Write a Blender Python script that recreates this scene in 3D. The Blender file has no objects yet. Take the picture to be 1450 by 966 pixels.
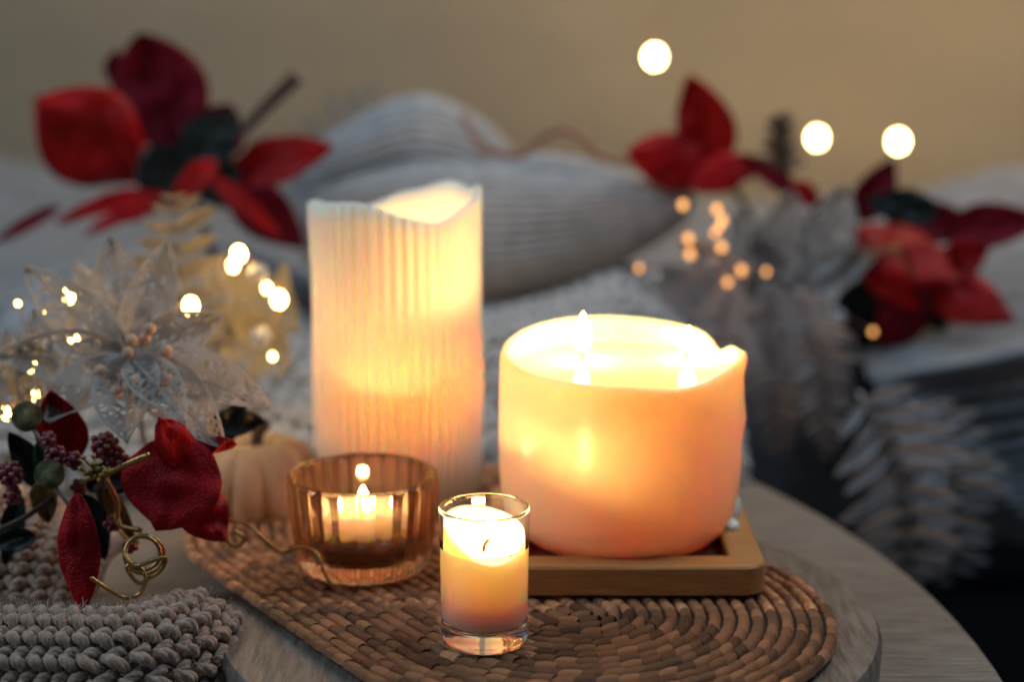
import bpy, bmesh, math, random
from mathutils import Vector, Matrix, noise
R = math.radians; PI = math.pi; random.seed(7)
C = bpy.context.scene.collection; S = bpy.context.scene

# ------------------------------------------------------------------ camera, world, lights, exposure
PITCH, CAMZ, FPX = R(12.5), 0.344, 2417.0
cam = bpy.data.cameras.new('camera'); camo = bpy.data.objects.new('camera', cam); C.objects.link(camo)
camo.location = (0, 0, CAMZ); camo.rotation_euler = (R(90) - PITCH, 0, 0)
cam.sensor_width = 36; cam.lens = 60; cam.clip_start = .05; cam.clip_end = 50
cam.dof.use_dof = True; cam.dof.focus_distance = 0.885; cam.dof.aperture_fstop = 2.9; cam.dof.aperture_blades = 0
S.camera = camo
w = bpy.data.worlds.new('World'); S.world = w; w.use_nodes = True
bg = w.node_tree.nodes['Background']; bg.inputs[0].default_value = (.28, .52, .80, 1); bg.inputs[1].default_value = .06

def area(name, loc, aim, size, power, col):
    l = bpy.data.lights.new(name, 'AREA'); l.shape = 'RECTANGLE'; l.size, l.size_y = size; l.energy = power; l.color = col
    o = bpy.data.objects.new(name, l); C.objects.link(o); o.location = loc
    o.rotation_euler = (Vector(aim) - Vector(loc)).to_track_quat('-Z', 'Y').to_euler(); return o
area('window_light', (-1.7, .80, 1.30), (0, 1.15, 0), (1.2, 1.2), 15, (.62, .82, 1.0))
area('ceiling_light', (1.0, 1.15, 1.9), (.4, 1.4, 0), (1.2, 1.2), 16, (.58, .80, 1.0))
area('warm_wall_fill', (.95, 1.95, 1.35), (.55, 2.74, .15), (.5, .5), 14, (1.0, .66, .31))  # added fill that warms the wall, not a known lamp of the room
S.view_settings.view_transform = 'Standard'; S.view_settings.look = 'None'; S.view_settings.exposure = .15; S.view_settings.gamma = 1
cy = S.cycles; cy.use_denoising = True; cy.max_bounces = 14; cy.transmission_bounces = 12; cy.transparent_max_bounces = 12
cy.glossy_bounces = 6; cy.diffuse_bounces = 7; cy.sample_clamp_indirect = 6; cy.blur_glossy = .6
FLAME_W = 1.18; WARM = (1.0, .52, .19)

# ------------------------------------------------------------------ helpers
def at(px, py, Y):
    u, v = (px - 725) / FPX, -(py - 483) / FPX
    d = Vector((u, math.cos(PITCH) + v * math.sin(PITCH), -math.sin(PITCH) + v * math.cos(PITCH)))
    return Vector((0, 0, CAMZ)) + d * (Y / d.y)
ORI = {}
def thing(name, label, cat, loc=(0, 0, 0), group=None):
    o = bpy.data.objects.new(name, None); C.objects.link(o); o.location = loc; o.empty_display_size = .02
    ORI[o.name] = Vector(loc); tag(o, label, cat, group); return o
def tag(o, label, cat, group=None):
    o['label'] = label; o['category'] = cat
    if group: o['group'] = group
    return o
def mk(name, vf, m, parent=None, smooth=True, org=None):
    vs, fs = vf
    L = ORI[parent.name] if parent else Vector(org if org else (0, 0, 0))
    me = bpy.data.meshes.new(name); me.from_pydata([tuple(Vector(v) - L) for v in vs], [], fs); me.update()
    if smooth: me.polygons.foreach_set('use_smooth', [True] * len(me.polygons))
    me.materials.append(m)
    o = bpy.data.objects.new(name, me); C.objects.link(o); ORI[o.name] = L
    if parent: o.parent = parent
    else: o.location = L
    return o
def structure(o): o['kind'] = 'structure'; return o
def stuff(o): o['kind'] = 'stuff'; return o
def join(parts):
    V, F = [], []
    for vs, fs in parts:
        k = len(V); V += list(vs); F += [tuple(i + k for i in f) for f in fs]
    return V, F
def box(c, s):
    c = Vector(c); x, y, z = s[0] / 2, s[1] / 2, s[2] / 2
    vs = [c + Vector((a * x, b * y, d * z)) for d in (-1, 1) for a, b in ((-1, -1), (1, -1), (1, 1), (-1, 1))]
    return vs, [(3, 2, 1, 0), (4, 5, 6, 7), (0, 1, 5, 4), (1, 2, 6, 5), (2, 3, 7, 6), (3, 0, 4, 7)]
def bevel(o, wd, seg=2, ang=40):
    b = o.modifiers.new('bevel', 'BEVEL'); b.width = wd; b.segments = seg; b.limit_method = 'ANGLE'; b.angle_limit = R(ang); return o
def solid(o, t, off=0):
    b = o.modifiers.new('solid', 'SOLIDIFY'); b.thickness = t; b.offset = off; return o
def lathe(prof, n, c=(0, 0, 0), fn=None, cap0=False, cap1=False, closed=False):
    c = Vector(c); V, F = [], []
    for j, (r, z) in enumerate(prof):
        for i in range(n):
            a = 2 * PI * i / n
            rr, zz = fn(a, r, z, j) if fn else (r, z)
            V.append(c + Vector((rr * math.cos(a), rr * math.sin(a), zz)))
    m = len(prof); last = m if closed else m - 1
    for j in range(last):
        k = (j + 1) % m
        for i in range(n):
            a, b = i, (i + 1) % n
            F.append((j * n + a, j * n + b, k * n + b, k * n + a))
    if cap0: F.append(tuple(reversed(range(n))))
    if cap1: F.append(tuple((m - 1) * n + i for i in range(n)))
    return V, F
def spline(pts, k=8):
    P = [Vector(p) for p in pts]; P = [P[0] * 2 - P[1]] + P + [P[-1] * 2 - P[-2]]; out = []
    for i in range(1, len(P) - 2):
        a, b, c, d = P[i - 1:i + 3]
        for j in range(k):
            t = j / k
            out.append(.5 * ((2 * b) + (c - a) * t + (2 * a - 5 * b + 4 * c - d) * t * t + (3 * b - a - 3 * c + d) * t ** 3))
    out.append(P[-2]); return out
def tube(pts, rad, n=8):
    P = [Vector(p) for p in pts]; m = len(P)
    rr = rad if callable(rad) else (lambda u: rad)
    T = [(P[min(i + 1, m - 1)] - P[max(i - 1, 0)]).normalized() for i in range(m)]
    N = T[0].orthogonal().normalized(); V, F = [], []
    for i in range(m):
        N = (N - T[i] * N.dot(T[i])).normalized(); B = T[i].cross(N); r = rr(i / (m - 1))
        for k in range(n):
            a = 2 * PI * k / n; V.append(P[i] + (N * math.cos(a) + B * math.sin(a)) * r)
    for i in range(m - 1):
        for k in range(n):
            F.append((i * n + k, i * n + (k + 1) % n, (i + 1) * n + (k + 1) % n, (i + 1) * n + k))
    F.append(tuple(reversed(range(n)))); F.append(tuple((m - 1) * n + k for k in range(n)))
    return V, F
def ball(c, r, n=12, m=8, sc=(1, 1, 1)):
    c = Vector(c); V = [c + Vector((0, 0, -r * sc[2]))]; F = []
    for j in range(1, m):
        t = -PI / 2 + PI * j / m
        for i in range(n):
            a = 2 * PI * i / n
            V.append(c + Vector((r * sc[0] * math.cos(t) * math.cos(a), r * sc[1] * math.cos(t) * math.sin(a), r * sc[2] * math.sin(t))))
    V.append(c + Vector((0, 0, r * sc[2]))); e = len(V) - 1
    for i in range(n):
        F.append((0, 1 + (i + 1) % n, 1 + i)); F.append((e, 1 + (m - 2) * n + i, 1 + (m - 2) * n + (i + 1) % n))
        for j in range(m - 2):
            F.append((1 + j * n + i, 1 + j * n + (i + 1) % n, 1 + (j + 1) * n + (i + 1) % n, 1 + (j + 1) * n + i))
    return V, F
def grid(fn, nu, nv):
    V = [Vector(fn(i / nu, j / nv)) for j in range(nv + 1) for i in range(nu + 1)]
    F = [(j * (nu + 1) + i, j * (nu + 1) + i + 1, (j + 1) * (nu + 1) + i + 1, (j + 1) * (nu + 1) + i) for j in range(nv) for i in range(nu)]
    return V, F
def nz(x, y, z=0., s=1.): return noise.noise(Vector((x * s, y * s, z * s)))

# ------------------------------------------------------------------ materials
def mat(name, col, rough=.5, metal=0, spec=.5, bump=None, var=None, sheen=0, sss=None, trans=0, emit=None, ior=1.45, coat=0, island=0):
    m = bpy.data.materials.new(name); m.use_nodes = True; nt = m.node_tree; N = nt.nodes; L = nt.links; b = N['Principled BSDF']
    b.inputs['Base Color'].default_value = (*col, 1); b.inputs['Roughness'].default_value = rough; b.inputs['Metallic'].default_value = metal
    b.inputs['Specular IOR Level'].default_value = spec; b.inputs['IOR'].default_value = ior; b.inputs['Coat Weight'].default_value = coat
    if sheen: b.inputs['Sheen Weight'].default_value = sheen; b.inputs['Sheen Roughness'].default_value = .4
    if sss: b.inputs['Subsurface Weight'].default_value = 1; b.inputs['Subsurface Radius'].default_value = sss[0]; b.inputs['Subsurface Scale'].default_value = sss[1]
    if trans: b.inputs['Transmission Weight'].default_value = trans
    if emit: b.inputs['Emission Color'].default_value = (*emit[0], 1); b.inputs['Emission Strength'].default_value = emit[1]
    tc = N.new('ShaderNodeTexCoord')
    if var or island:                                   # var = (second colour, scale, stretch)
        c2, sc, st = var if var else (col, 10, (1, 1, 1))
        mp = N.new('ShaderNodeMapping'); mp.inputs['Scale'].default_value = st; L.new(tc.outputs['Object'], mp.inputs['Vector'])
        t = N.new('ShaderNodeTexNoise'); t.inputs['Scale'].default_value = sc; t.inputs['Detail'].default_value = 5; L.new(mp.outputs[0], t.inputs['Vector'])
        rp = N.new('ShaderNodeValToRGB'); rp.color_ramp.elements[0].position = .35; rp.color_ramp.elements[1].position = .68
        rp.color_ramp.elements[0].color = (*col, 1); rp.color_ramp.elements[1].color = (*c2, 1); L.new(t.outputs['Fac'], rp.inputs['Fac'])
        out = rp.outputs['Color']
        if island:
            gi = N.new('ShaderNodeNewGeometry'); oi = N.new('ShaderNodeObjectInfo'); ad = N.new('ShaderNodeMath'); ad.operation = 'ADD'
            fr = N.new('ShaderNodeMath'); fr.operation = 'FRACT'; mr = N.new('ShaderNodeMapRange'); mr.inputs['To Min'].default_value = 1 - island; mr.inputs['To Max'].default_value = 1 + island
            L.new(gi.outputs['Random Per Island'], ad.inputs[0]); L.new(oi.outputs['Random'], ad.inputs[1]); L.new(ad.outputs[0], fr.inputs[0]); L.new(fr.outputs[0], mr.inputs['Value'])
            vm = N.new('ShaderNodeVectorMath'); vm.operation = 'SCALE'; L.new(out, vm.inputs[0]); L.new(mr.outputs[0], vm.inputs['Scale']); out = vm.outputs[0]
        L.new(out, b.inputs['Base Color'])
    if bump:                                            # (scale, distance, stretch)
        mp = N.new('ShaderNodeMapping'); mp.inputs['Scale'].default_value = bump[2] if len(bump) > 2 else (1, 1, 1); L.new(tc.outputs['Object'], mp.inputs['Vector'])
        t = N.new('ShaderNodeTexNoise'); t.inputs['Scale'].default_value = bump[0]; t.inputs['Detail'].default_value = 4; L.new(mp.outputs[0], t.inputs['Vector'])
        bp = N.new('ShaderNodeBump'); bp.inputs['Distance'].default_value = bump[1]; bp.inputs['Strength'].default_value = .8
        L.new(t.outputs['Fac'], bp.inputs['Height']); L.new(bp.outputs[0], b.inputs['Normal'])
    return m
def leafy(name, col, tcol, rough=.5, glitter=0, tr=.4):
    """thin sheet: surface plus translucent, optional glitter normals"""
    m = mat(name, col, rough, bump=(420 if not glitter else 1500, .0008 if not glitter else .004), var=(tuple(c * .5 for c in col), 34, (1, 1, 1)))
    nt = m.node_tree; N = nt.nodes; L = nt.links; b = N['Principled BSDF']; o = N['Material Output']
    if col[0] > 5 * col[1]: b.inputs['Specular IOR Level'].default_value = .22
    t = N.new('ShaderNodeBsdfTranslucent'); t.inputs[0].default_value = (*tcol, 1)
    x = N.new('ShaderNodeMixShader'); x.inputs[0].default_value = tr; L.new(b.outputs[0], x.inputs[1]); L.new(t.outputs[0], x.inputs[2]); L.new(x.outputs[0], o.inputs[0])
    return m
def emboss(m, scale, dist):
    nt = m.node_tree; N = nt.nodes; L = nt.links; tc = N.new('ShaderNodeTexCoord'); v = N.new('ShaderNodeTexVoronoi'); v.feature = 'DISTANCE_TO_EDGE'; v.inputs['Scale'].default_value = scale
    L.new(tc.outputs['Object'], v.inputs['Vector']); r = N.new('ShaderNodeMapRange'); r.inputs['From Max'].default_value = .25; L.new(v.outputs['Distance'], r.inputs['Value'])
    b = N.new('ShaderNodeBump'); b.inputs['Distance'].default_value = dist; b.inputs['Strength'].default_value = 1; L.new(r.outputs[0], b.inputs['Height'])
    p = N['Principled BSDF']; old = p.inputs['Normal'].links
    if old: L.new(old[0].from_socket, b.inputs['Normal'])
    L.new(b.outputs[0], p.inputs['Normal'])
def flame_mat(name, col, strength):
    m = bpy.data.materials.new(name); m.use_nodes = True; nt = m.node_tree; N = nt.nodes; N.remove(N['Principled BSDF'])
    e = N.new('ShaderNodeEmission'); e.inputs[0].default_value = (*col, 1); e.inputs[1].default_value = strength
    t = N.new('ShaderNodeBsdfTransparent'); a = N.new('ShaderNodeAddShader')
    nt.links.new(e.outputs[0], a.inputs[0]); nt.links.new(t.outputs[0], a.inputs[1]); nt.links.new(a.outputs[0], N['Material Output'].inputs[0]); return m
def wood(name, c1, c2, rough, scale, stretch, grain=.0006):
    return mat(name, c1, rough, var=(c2, scale, stretch), bump=(scale * 2.2, grain, stretch))

M = {}
M['wall'] = mat('wall_paint', (.51, .41, .285), .9, var=((.43, .345, .245), 2.2, (1, 1, 2.5)), bump=(60, .006, (1, 1, 7)))
M['floor'] = wood('dark_floor', (.16, .115, .09), (.08, .06, .05), .6, 6, (1, 8, 1))
M['table'] = wood('grey_oak', (.36, .29, .235), (.15, .12, .095), .42, 26, (1.0, 20, 4), .002)
M['board'] = wood('worn_board', (.26, .205, .165), (.14, .11, .086), .42, 26, (9, 1.5, 3), .001)
M['bamboo'] = wood('bamboo', (.64, .29, .095), (.50, .20, .06), .32, 40, (1, 14, 14), .0002)
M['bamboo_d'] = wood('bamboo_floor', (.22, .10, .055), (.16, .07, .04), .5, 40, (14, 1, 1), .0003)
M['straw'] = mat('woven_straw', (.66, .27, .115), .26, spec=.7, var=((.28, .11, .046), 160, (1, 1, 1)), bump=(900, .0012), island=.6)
M['straw_d'] = mat('straw_core', (.05, .03, .02), .9)
WAXR = (1.0, .54, .20)
M['wax_big'] = mat('wax_ivory', (.965, .81, .53), .30, sss=(WAXR, .017), bump=(60, .0004))
M['wax_tall'] = mat('wax_ribbed', (.95, .89, .79), .38, sss=((1, .62, .34), .009))
M['wax_votive'] = mat('wax_votive', (.965, .82, .60), .32, sss=((1, .52, .22), .006))
M['wax_tea'] = mat('tealight_wax', (.98, .92, .80), .3, sss=((1, .68, .40), .007))
M['pool'] = mat('melted_wax', (.96, .90, .74), .06)
def liquid(m, k):                                       # clear melted wax: mostly lets the light through
    nt = m.node_tree; N = nt.nodes; x = N.new('ShaderNodeMixShader'); t = N.new('ShaderNodeBsdfTransparent'); t.inputs[0].default_value = (1, .93, .80, 1); x.inputs[0].default_value = k
    nt.links.new(N['Principled BSDF'].outputs[0], x.inputs[1]); nt.links.new(t.outputs[0], x.inputs[2]); nt.links.new(x.outputs[0], N['Material Output'].inputs[0])
liquid(M['pool'], .84)
M['pool_cloudy'] = mat('cloudy_melted_wax', (.97, .93, .82), .08); liquid(M['pool_cloudy'], .66)
M['wick'] = mat('wick', (.03, .02, .015), .9)
M['flame'] = flame_mat('candle_flame', (1.0, .60, .22), 45)
def glassy(name, col, ior, thin=0.0, tcol=(1, 1, 1)):
    m = bpy.data.materials.new(name); m.use_nodes = True; nt = m.node_tree; N = nt.nodes; N.remove(N['Principled BSDF'])
    g = N.new('ShaderNodeBsdfGlass'); g.inputs['Color'].default_value = (*col, 1); g.inputs['Roughness'].default_value = 0; g.inputs['IOR'].default_value = ior
    if thin:
        t = N.new('ShaderNodeBsdfTransparent'); t.inputs[0].default_value = (*tcol, 1); x = N.new('ShaderNodeMixShader'); x.inputs[0].default_value = thin
        nt.links.new(g.outputs[0], x.inputs[1]); nt.links.new(t.outputs[0], x.inputs[2]); g = x
    nt.links.new(g.outputs[0], N['Material Output'].inputs[0]); return m
def thinglass(name):
    m = bpy.data.materials.new(name); m.use_nodes = True; nt = m.node_tree; N = nt.nodes; N.remove(N['Principled BSDF'])
    t = N.new('ShaderNodeBsdfTransparent'); g = N.new('ShaderNodeBsdfGlossy'); g.inputs['Roughness'].default_value = .02
    lw = N.new('ShaderNodeLayerWeight'); pw = N.new('ShaderNodeMath'); pw.operation = 'POWER'; pw.inputs[1].default_value = 5; nt.links.new(lw.outputs['Facing'], pw.inputs[0])
    fr = N.new('ShaderNodeMath'); fr.operation = 'MULTIPLY_ADD'; fr.inputs[1].default_value = .75; fr.inputs[2].default_value = .035; nt.links.new(pw.outputs[0], fr.inputs[0]); x = N.new('ShaderNodeMixShader')
    nt.links.new(fr.outputs[0], x.inputs[0]); nt.links.new(t.outputs[0], x.inputs[1]); nt.links.new(g.outputs[0], x.inputs[2]); nt.links.new(x.outputs[0], N['Material Output'].inputs[0]); return m
M['thin'] = thinglass('thin_clear_glass')
M['glass'] = glassy('clear_glass', (1, 1, 1), 1.48)
M['amber'] = glassy('amber_glass', (1.0, .84, .71), 1.46, .18, (.98, .85, .73))
M['fill'] = mat('brown_gel', (.17, .075, .04), .25)
M['tin'] = mat('tealight_cup', (.9, .82, .7), .25, sss=((1, .6, .3), .01))
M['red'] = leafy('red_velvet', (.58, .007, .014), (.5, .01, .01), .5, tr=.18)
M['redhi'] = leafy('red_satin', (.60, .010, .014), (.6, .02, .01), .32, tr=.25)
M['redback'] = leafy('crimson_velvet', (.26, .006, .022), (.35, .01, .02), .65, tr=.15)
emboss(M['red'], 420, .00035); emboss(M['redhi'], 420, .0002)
M['green'] = leafy('dark_leaf', (.004, .011, .010), (.004, .015, .01), .5, tr=.1)
M['green2'] = leafy('green_leaf', (.012, .09, .035), (.02, .1, .03), .45, tr=.2)
M['goldleaf'] = leafy('gold_leaf', (.32, .18, .04), (.3, .15, .03), .35, tr=.1)
M['lace'] = leafy('white_filigree', (.96, .91, .85), (.92, .86, .8), .3, glitter=1, tr=.42)
M['silver'] = leafy('silver_glitter', (.82, .81, .82), (.7, .7, .72), .32, glitter=1, tr=.25)
M['fern'] = leafy('frosted_fern', (.80, .75, .77), (.6, .56, .56), .6, tr=.35)
M['cream'] = leafy('cream_sprig', (.70, .61, .48), (.66, .54, .38), .6, tr=.3)
M['bead'] = mat('peach_bead', (.72, .46, .30), .28, bump=(900, .002))
M['pearl'] = mat('clear_bead', (.9, .9, .9), .05, trans=.6)
M['glit'] = mat('green_gold_glitter', (.20, .17, .08), .32, metal=.8, bump=(1400, .01), var=((.06, .10, .07), 700, (1, 1, 1)))
M['berry'] = mat('frosted_berry', (.24, .006, .012), .14, coat=1, bump=(900, .002))
M['stamen'] = mat('gold_stamen', (.34, .22, .06), .35, metal=.5)
M['gold'] = mat('gold_wire', (.40, .235, .09), .26, metal=1, bump=(800, .0006))
M['copper'] = mat('copper_wire', (.34, .17, .11), .5, metal=.2)
M['knit'] = mat('taupe_yarn', (.58, .40, .295), .95, var=((.40, .27, .20), 300, (1, 1, 1)), bump=(1200, .0012), sheen=.5)
M['wool'] = mat('grey_wool', (.60, .575, .565), .95, var=((.46, .44, .43), 60, (1, 1, 1)), bump=(260, .004), sheen=.4)
M['wool2'] = mat('pale_wool', (.27, .28, .30), .95, var=((.19, .195, .21), 30, (1, 1, 1)), bump=(180, .006), sheen=.5)
M['plume'] = leafy('mauve_plume', (.85, .76, .74), (.8, .68, .65), .8, tr=.4)
M['sofa'] = mat('dark_upholstery', (.075, .085, .105), .9, bump=(300, .002))
M['pump'] = mat('cream_pumpkin', (.68, .44, .26), .6, var=((.54, .31, .16), 40, (1, 1, 1)), bump=(160, .001))
M['napkin'] = mat('tan_cloth', (.17, .12, .085), .9, bump=(500, .001))
M['twig'] = mat('brown_twig', (.09, .05, .04), .7)
M['bulb'] = mat('warm_bulb', (1, .9, .6), .3, emit=((1.0, .74, .30), 55))
M['bulbn'] = mat('warm_bulb_small', (1, .9, .6), .3, emit=((1.0, .62, .17), 48))
M['bead_glint'] = mat('amber_glint', (1, .6, .2), .3, emit=((1.0, .42, .12), 2.2))  # weak emission imitates candle reflections on beads
M['cone'] = mat('frosted_cone', (.16, .12, .10), .6)

# ------------------------------------------------------------------ the setting
structure(mk('floor', grid(lambda u, v: (-4 + 8 * u, -1 + 5 * v, -.46), 1, 1), M['floor']))
structure(mk('wall', join([box((0, 2.78, .8), (6, .08, 2.6))]), M['wall'], smooth=False))

# ------------------------------------------------------------------ sofa with blankets behind the table
sf = thing('sofa', 'dark upholstered sofa behind the table under the pale blanket', 'sofa', (0, 2.1, -.46))
bevel(mk('base', box((0, 2.12, -.36), (3.6, 1.06, .19)), M['sofa'], sf, False), .02)
bevel(mk('seat_cushion', box((0, 2.12, -.155), (3.6, 1.08, .20)), M['sofa'], sf, False), .04, 4)
def blanket(u, v):
    x = -1.7 + 3.4 * u + .04 * nz(u * 9, v * 5)
    if v < .12: y, z = 1.545 - .01 * math.sin(u * 60), -.20 + .16 * (v / .12)
    else: y, z = 1.55 + 1.08 * (v - .12) / .88, -.03 + .0 * v
    z += .03 * nz(x * 4, y * 4, 3) + .012 * nz(x * 13, y * 13, 1)
    z += .125 * math.exp(-((x + .95) / .55) ** 2 - ((y - 2.3) / .45) ** 2) + .05 * math.exp(-((x - .2) / .4) ** 2 - ((y - 2.2) / .3) ** 2)
    z += .0035 * abs(math.sin(x * 130 + 2 * nz(x * 3, y * 3))) + .002 * math.sin(y * 260 + 9 * x)
    return x, y, z
tag(mk('blanket', grid(blanket, 560, 200), M['wool2']), 'pale grey woollen blanket spread behind everything below the tan wall', 'blanket')
# ------------------------------------------------------------------ table, board
tb = thing('round_table', 'round grey oak table under the candles and flowers', 'table', (-.49, .8845, -.46))
bevel(mk('tabletop', lathe([(.758, -.063), (.7586, -.038)], 128, (-.49, .8845, 0), cap0=True, cap1=True), M['table'], tb, False), .003, 3)
mk('pedestal', lathe([(.20, -.46), (.19, -.44), (.05, -.41), (.045, -.12), (.10, -.0635)], 32, (-.49, .8845, 0), cap0=True, cap1=True), M['table'], tb)
bd = mk('round_board', lathe([(.176, -.0375), (.181, -.034), (.182, -.012), (.1795, -.0085)], 96, (.02, .893, 0), cap0=True, cap1=True), M['board'], smooth=True)
bd.modifiers.new('e', 'EDGE_SPLIT').split_angle = R(40)
tag(bd, 'thick round wooden board under the woven placemat', 'board')

# ------------------------------------------------------------------ woven placemat
C1, C2 = Vector((.036, .876, 0)), Vector((-.066, 1.027, 0)); PITCHR, NR = .00778, 18
ax = (C2 - C1).normalized(); pr = Vector((-ax.y, ax.x, 0)); LEN = (C2 - C1).length
def stad(r, s):
    P = 2 * PI * r + 2 * LEN; s %= P
    if s < LEN: return C1 + ax * s - pr * r, ax, -pr
    s -= LEN
    if s < PI * r:
        a = s / r; d = -pr * math.cos(a) + ax * math.sin(a); return C2 + d * r, pr * math.sin(a) + ax * math.cos(a), d
    s -= PI * r
    if s < LEN: return C2 - ax * s + pr * r, -ax, pr
    a = (s - LEN) / r; d = pr * math.cos(a) - ax * math.sin(a); return C1 + d * r, -pr * math.sin(a) - ax * math.cos(a), d
def stitch_mesh(seed, outer=False):
    rnd = random.Random(seed); V, F = [], []; nu, nv = 4, 5
    for i in range(nu + 1):
        u = i / nu; bul = .70 + .30 * math.sin(PI * (.12 + .76 * u)) ** .7
        for j in range(nv + 1):
            a = PI * (j / nv) * (1.0 if not outer else 1.25) - (0 if not outer else .25 * PI)
            ca, sa = math.cos(a), math.sin(a)
            y = ca * .45 * bul; z = (abs(sa) ** .8 * (1 if sa > 0 else -1)) * .70 * bul - .14
            x = (u - .5) * 1.04 + .26 * ca * .5 + rnd.uniform(-.02, .02)
            V.append((x, y, z + .05 * (u - .5)))
    for i in range(nu):
        for j in range(nv):
            F.append((i * (nv + 1) + j, (i + 1) * (nv + 1) + j, (i + 1) * (nv + 1) + j + 1, i * (nv + 1) + j + 1))
    return V, F
mt = thing('woven_placemat', 'oval brown placemat of coiled woven straw under the candles', 'placemat', (0, .93, -.008))
def core(u, v):
    a = u; p, t, d = stad(.0001 + (NR * PITCHR - .004) * v, (2 * PI * (.0001 + (NR * PITCHR - .004) * v) + 2 * LEN) * u * .99999); return p.x, p.y, -.0035
mk('coil_core', grid(core, 160, 8), M['straw_d'], mt, False)
pieces = []
for k in range(NR):
    r = (k + .5) * PITCHR; P = 2 * PI * r + 2 * LEN; n = max(6, round(P / .0108)); off = random.random()
    for i in range(n):
        s = (i + off) * P / n; p, t, d = stad(r, s); pieces.append((p, t, d, P / n, k))
def pix(p):
    d = p - Vector((0, 0, CAMZ)); fw = d.y * math.cos(PITCH) - d.z * math.sin(PITCH); up = d.y * math.sin(PITCH) + d.z * math.cos(PITCH)
    return 725 + FPX * d.x / fw, 483 - FPX * up / fw
def shown(q):
    x, y = pix(q[0])
    return -10 < x < 1460 and y < 975 and not (620 < x < 752 and 690 < y < 925) and not (690 < x < 1090 and y < 835) and not (415 < x < 615 and y < 830)
order = sorted(pieces, key=lambda q: (not shown(q), q[0].y))
vari = []
for sd in range(4):
    for ou in (False, True):
        vs, fs = stitch_mesh(sd, ou); me = bpy.data.meshes.new('stitch'); me.from_pydata(vs, [], fs); me.update()
        me.polygons.foreach_set('use_smooth', [True] * len(fs)); me.materials.append(M['straw']); vari.append((me, vs, fs))
rest = []
for idx, (p, t, d, ln, k) in enumerate(order):
    sc = (ln * random.uniform(.96, 1.04), PITCHR * random.uniform(.96, 1.03), .0066 * random.uniform(.85, 1.1))
    me, vs, fs = vari[random.randrange(4) * 2 + (k == NR - 1)]
    X, Yv = t, -d if t.cross(-d).z > 0 else d
    if k == NR - 1 and Yv.dot(d) > 0: Yv = Yv
    mtx = Matrix(((X.x * sc[0], Yv.x * sc[1], 0, p.x), (X.y * sc[0], Yv.y * sc[1], 0, p.y), (0, 0, sc[2], -.0035 + random.uniform(-.0004, .0003)), (0, 0, 0, 1)))
    mtx = mtx @ Matrix.Rotation(random.uniform(-.04, .04), 4, 'Z')
    if idx < 300:
        o = bpy.data.objects.new('stitch', me); C.objects.link(o); o.parent = mt
        o.matrix_local = Matrix.Translation(-ORI[mt.name]) @ mtx
    else: rest.append(([mtx @ Vector(v) for v in vs], fs))
stuff(mk('straw_coil', join(rest), M['straw'], mt))

# ------------------------------------------------------------------ candle parts
def flame(parent, base, h, r, power=1.0, bend=0.0, lightz=.5):
    prof = [(.02, 0), (.45, .06), (.8, .16), (1, .30), (.93, .45), (.70, .62), (.42, .78), (.18, .92), (.02, 1)]
    b = Vector(base); V, F = lathe([(a * r, z * h) for a, z in prof], 16, b, cap0=True, cap1=True)
    V = [v + Vector((bend * ((v.z - b.z) / h) ** 2, 0, 0)) for v in V]
    f = mk('flame', (V, F), M['flame'], parent)
    if power:
        l = bpy.data.lights.new('flame_glow', 'POINT'); l.energy = FLAME_W * power; l.color = WARM; l.shadow_soft_size = r * .9
        lo = bpy.data.objects.new('flame_glow', l); C.objects.link(lo); lo.parent = f; lo.location = b + Vector((0, 0, h * lightz)) - ORI[parent.name]
    return f
def wick(parent, base, h, r=.0009, bend=(.002, 0)):
    b = Vector(base); mk('wick', tube(spline([b, b + Vector((bend[0] * .2, bend[1] * .2, h * .5)), b + Vector((bend[0], bend[1], h))], 4), r, 7), M['wick'], parent)
def gl(a, a0, w):                                       # bump round an angle
    d = (a - a0 + PI) % (2 * PI) - PI; return math.exp(-(d / w) ** 2)

# bamboo tray under the wide candle
tr = thing('bamboo_tray', 'square bamboo tray with rounded corners under the wide candle', 'tray', (.064, .968, 0))
def rrect(hx, hy, rc, n=8):
    out = []
    for qx, qy, a0 in ((1, 1, 0), (-1, 1, PI / 2), (-1, -1, PI), (1, -1, 1.5 * PI)):
        for i in range(n + 1):
            a = a0 + PI / 2 * i / n; out.append((qx * (hx - rc) + rc * math.cos(a), qy * (hy - rc) + rc * math.sin(a)))
    return out
def ringframe(hx, hy, rc, wd, z0, z1, c):
    o, i = rrect(hx, hy, rc), rrect(hx - wd, hy - wd, max(rc - wd, .003)); e = .0012
    oi = rrect(hx - e, hy - e, rc - e); ii = rrect(hx - wd + e, hy - wd + e, max(rc - wd, .003) + .0005); loops = [(o, z0), (o, z1 - e), (oi, z1), (ii, z1), (i, z1 - e), (i, z0)]
    n = len(o); V = [Vector((c[0] + x, c[1] + y, z)) for L, z in loops for x, y in L]; F = []
    for k in range(6):
        for j in range(n): F.append((k * n + j, k * n + (j + 1) % n, ((k + 1) % 6) * n + (j + 1) % n, ((k + 1) % 6) * n + j))
    return V, F
TC = (.064, .968)
mk('rim', ringframe(.0775, .077, .014, .020, .0022, .0185, TC), M['bamboo'], tr, False)
for i in range(5):
    bevel(mk('floor_slat', box((TC[0] - .046 + i * .023, TC[1], .0075), (.0222, .114, .005)), M['bamboo_d'], tr, False), .0006)
for sx in (-1, 1):
    bevel(mk('foot', box((TC[0] + sx * .055, TC[1], .001), (.014, .12, .002)), M['bamboo_d'], tr, False), .0004)

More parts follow.
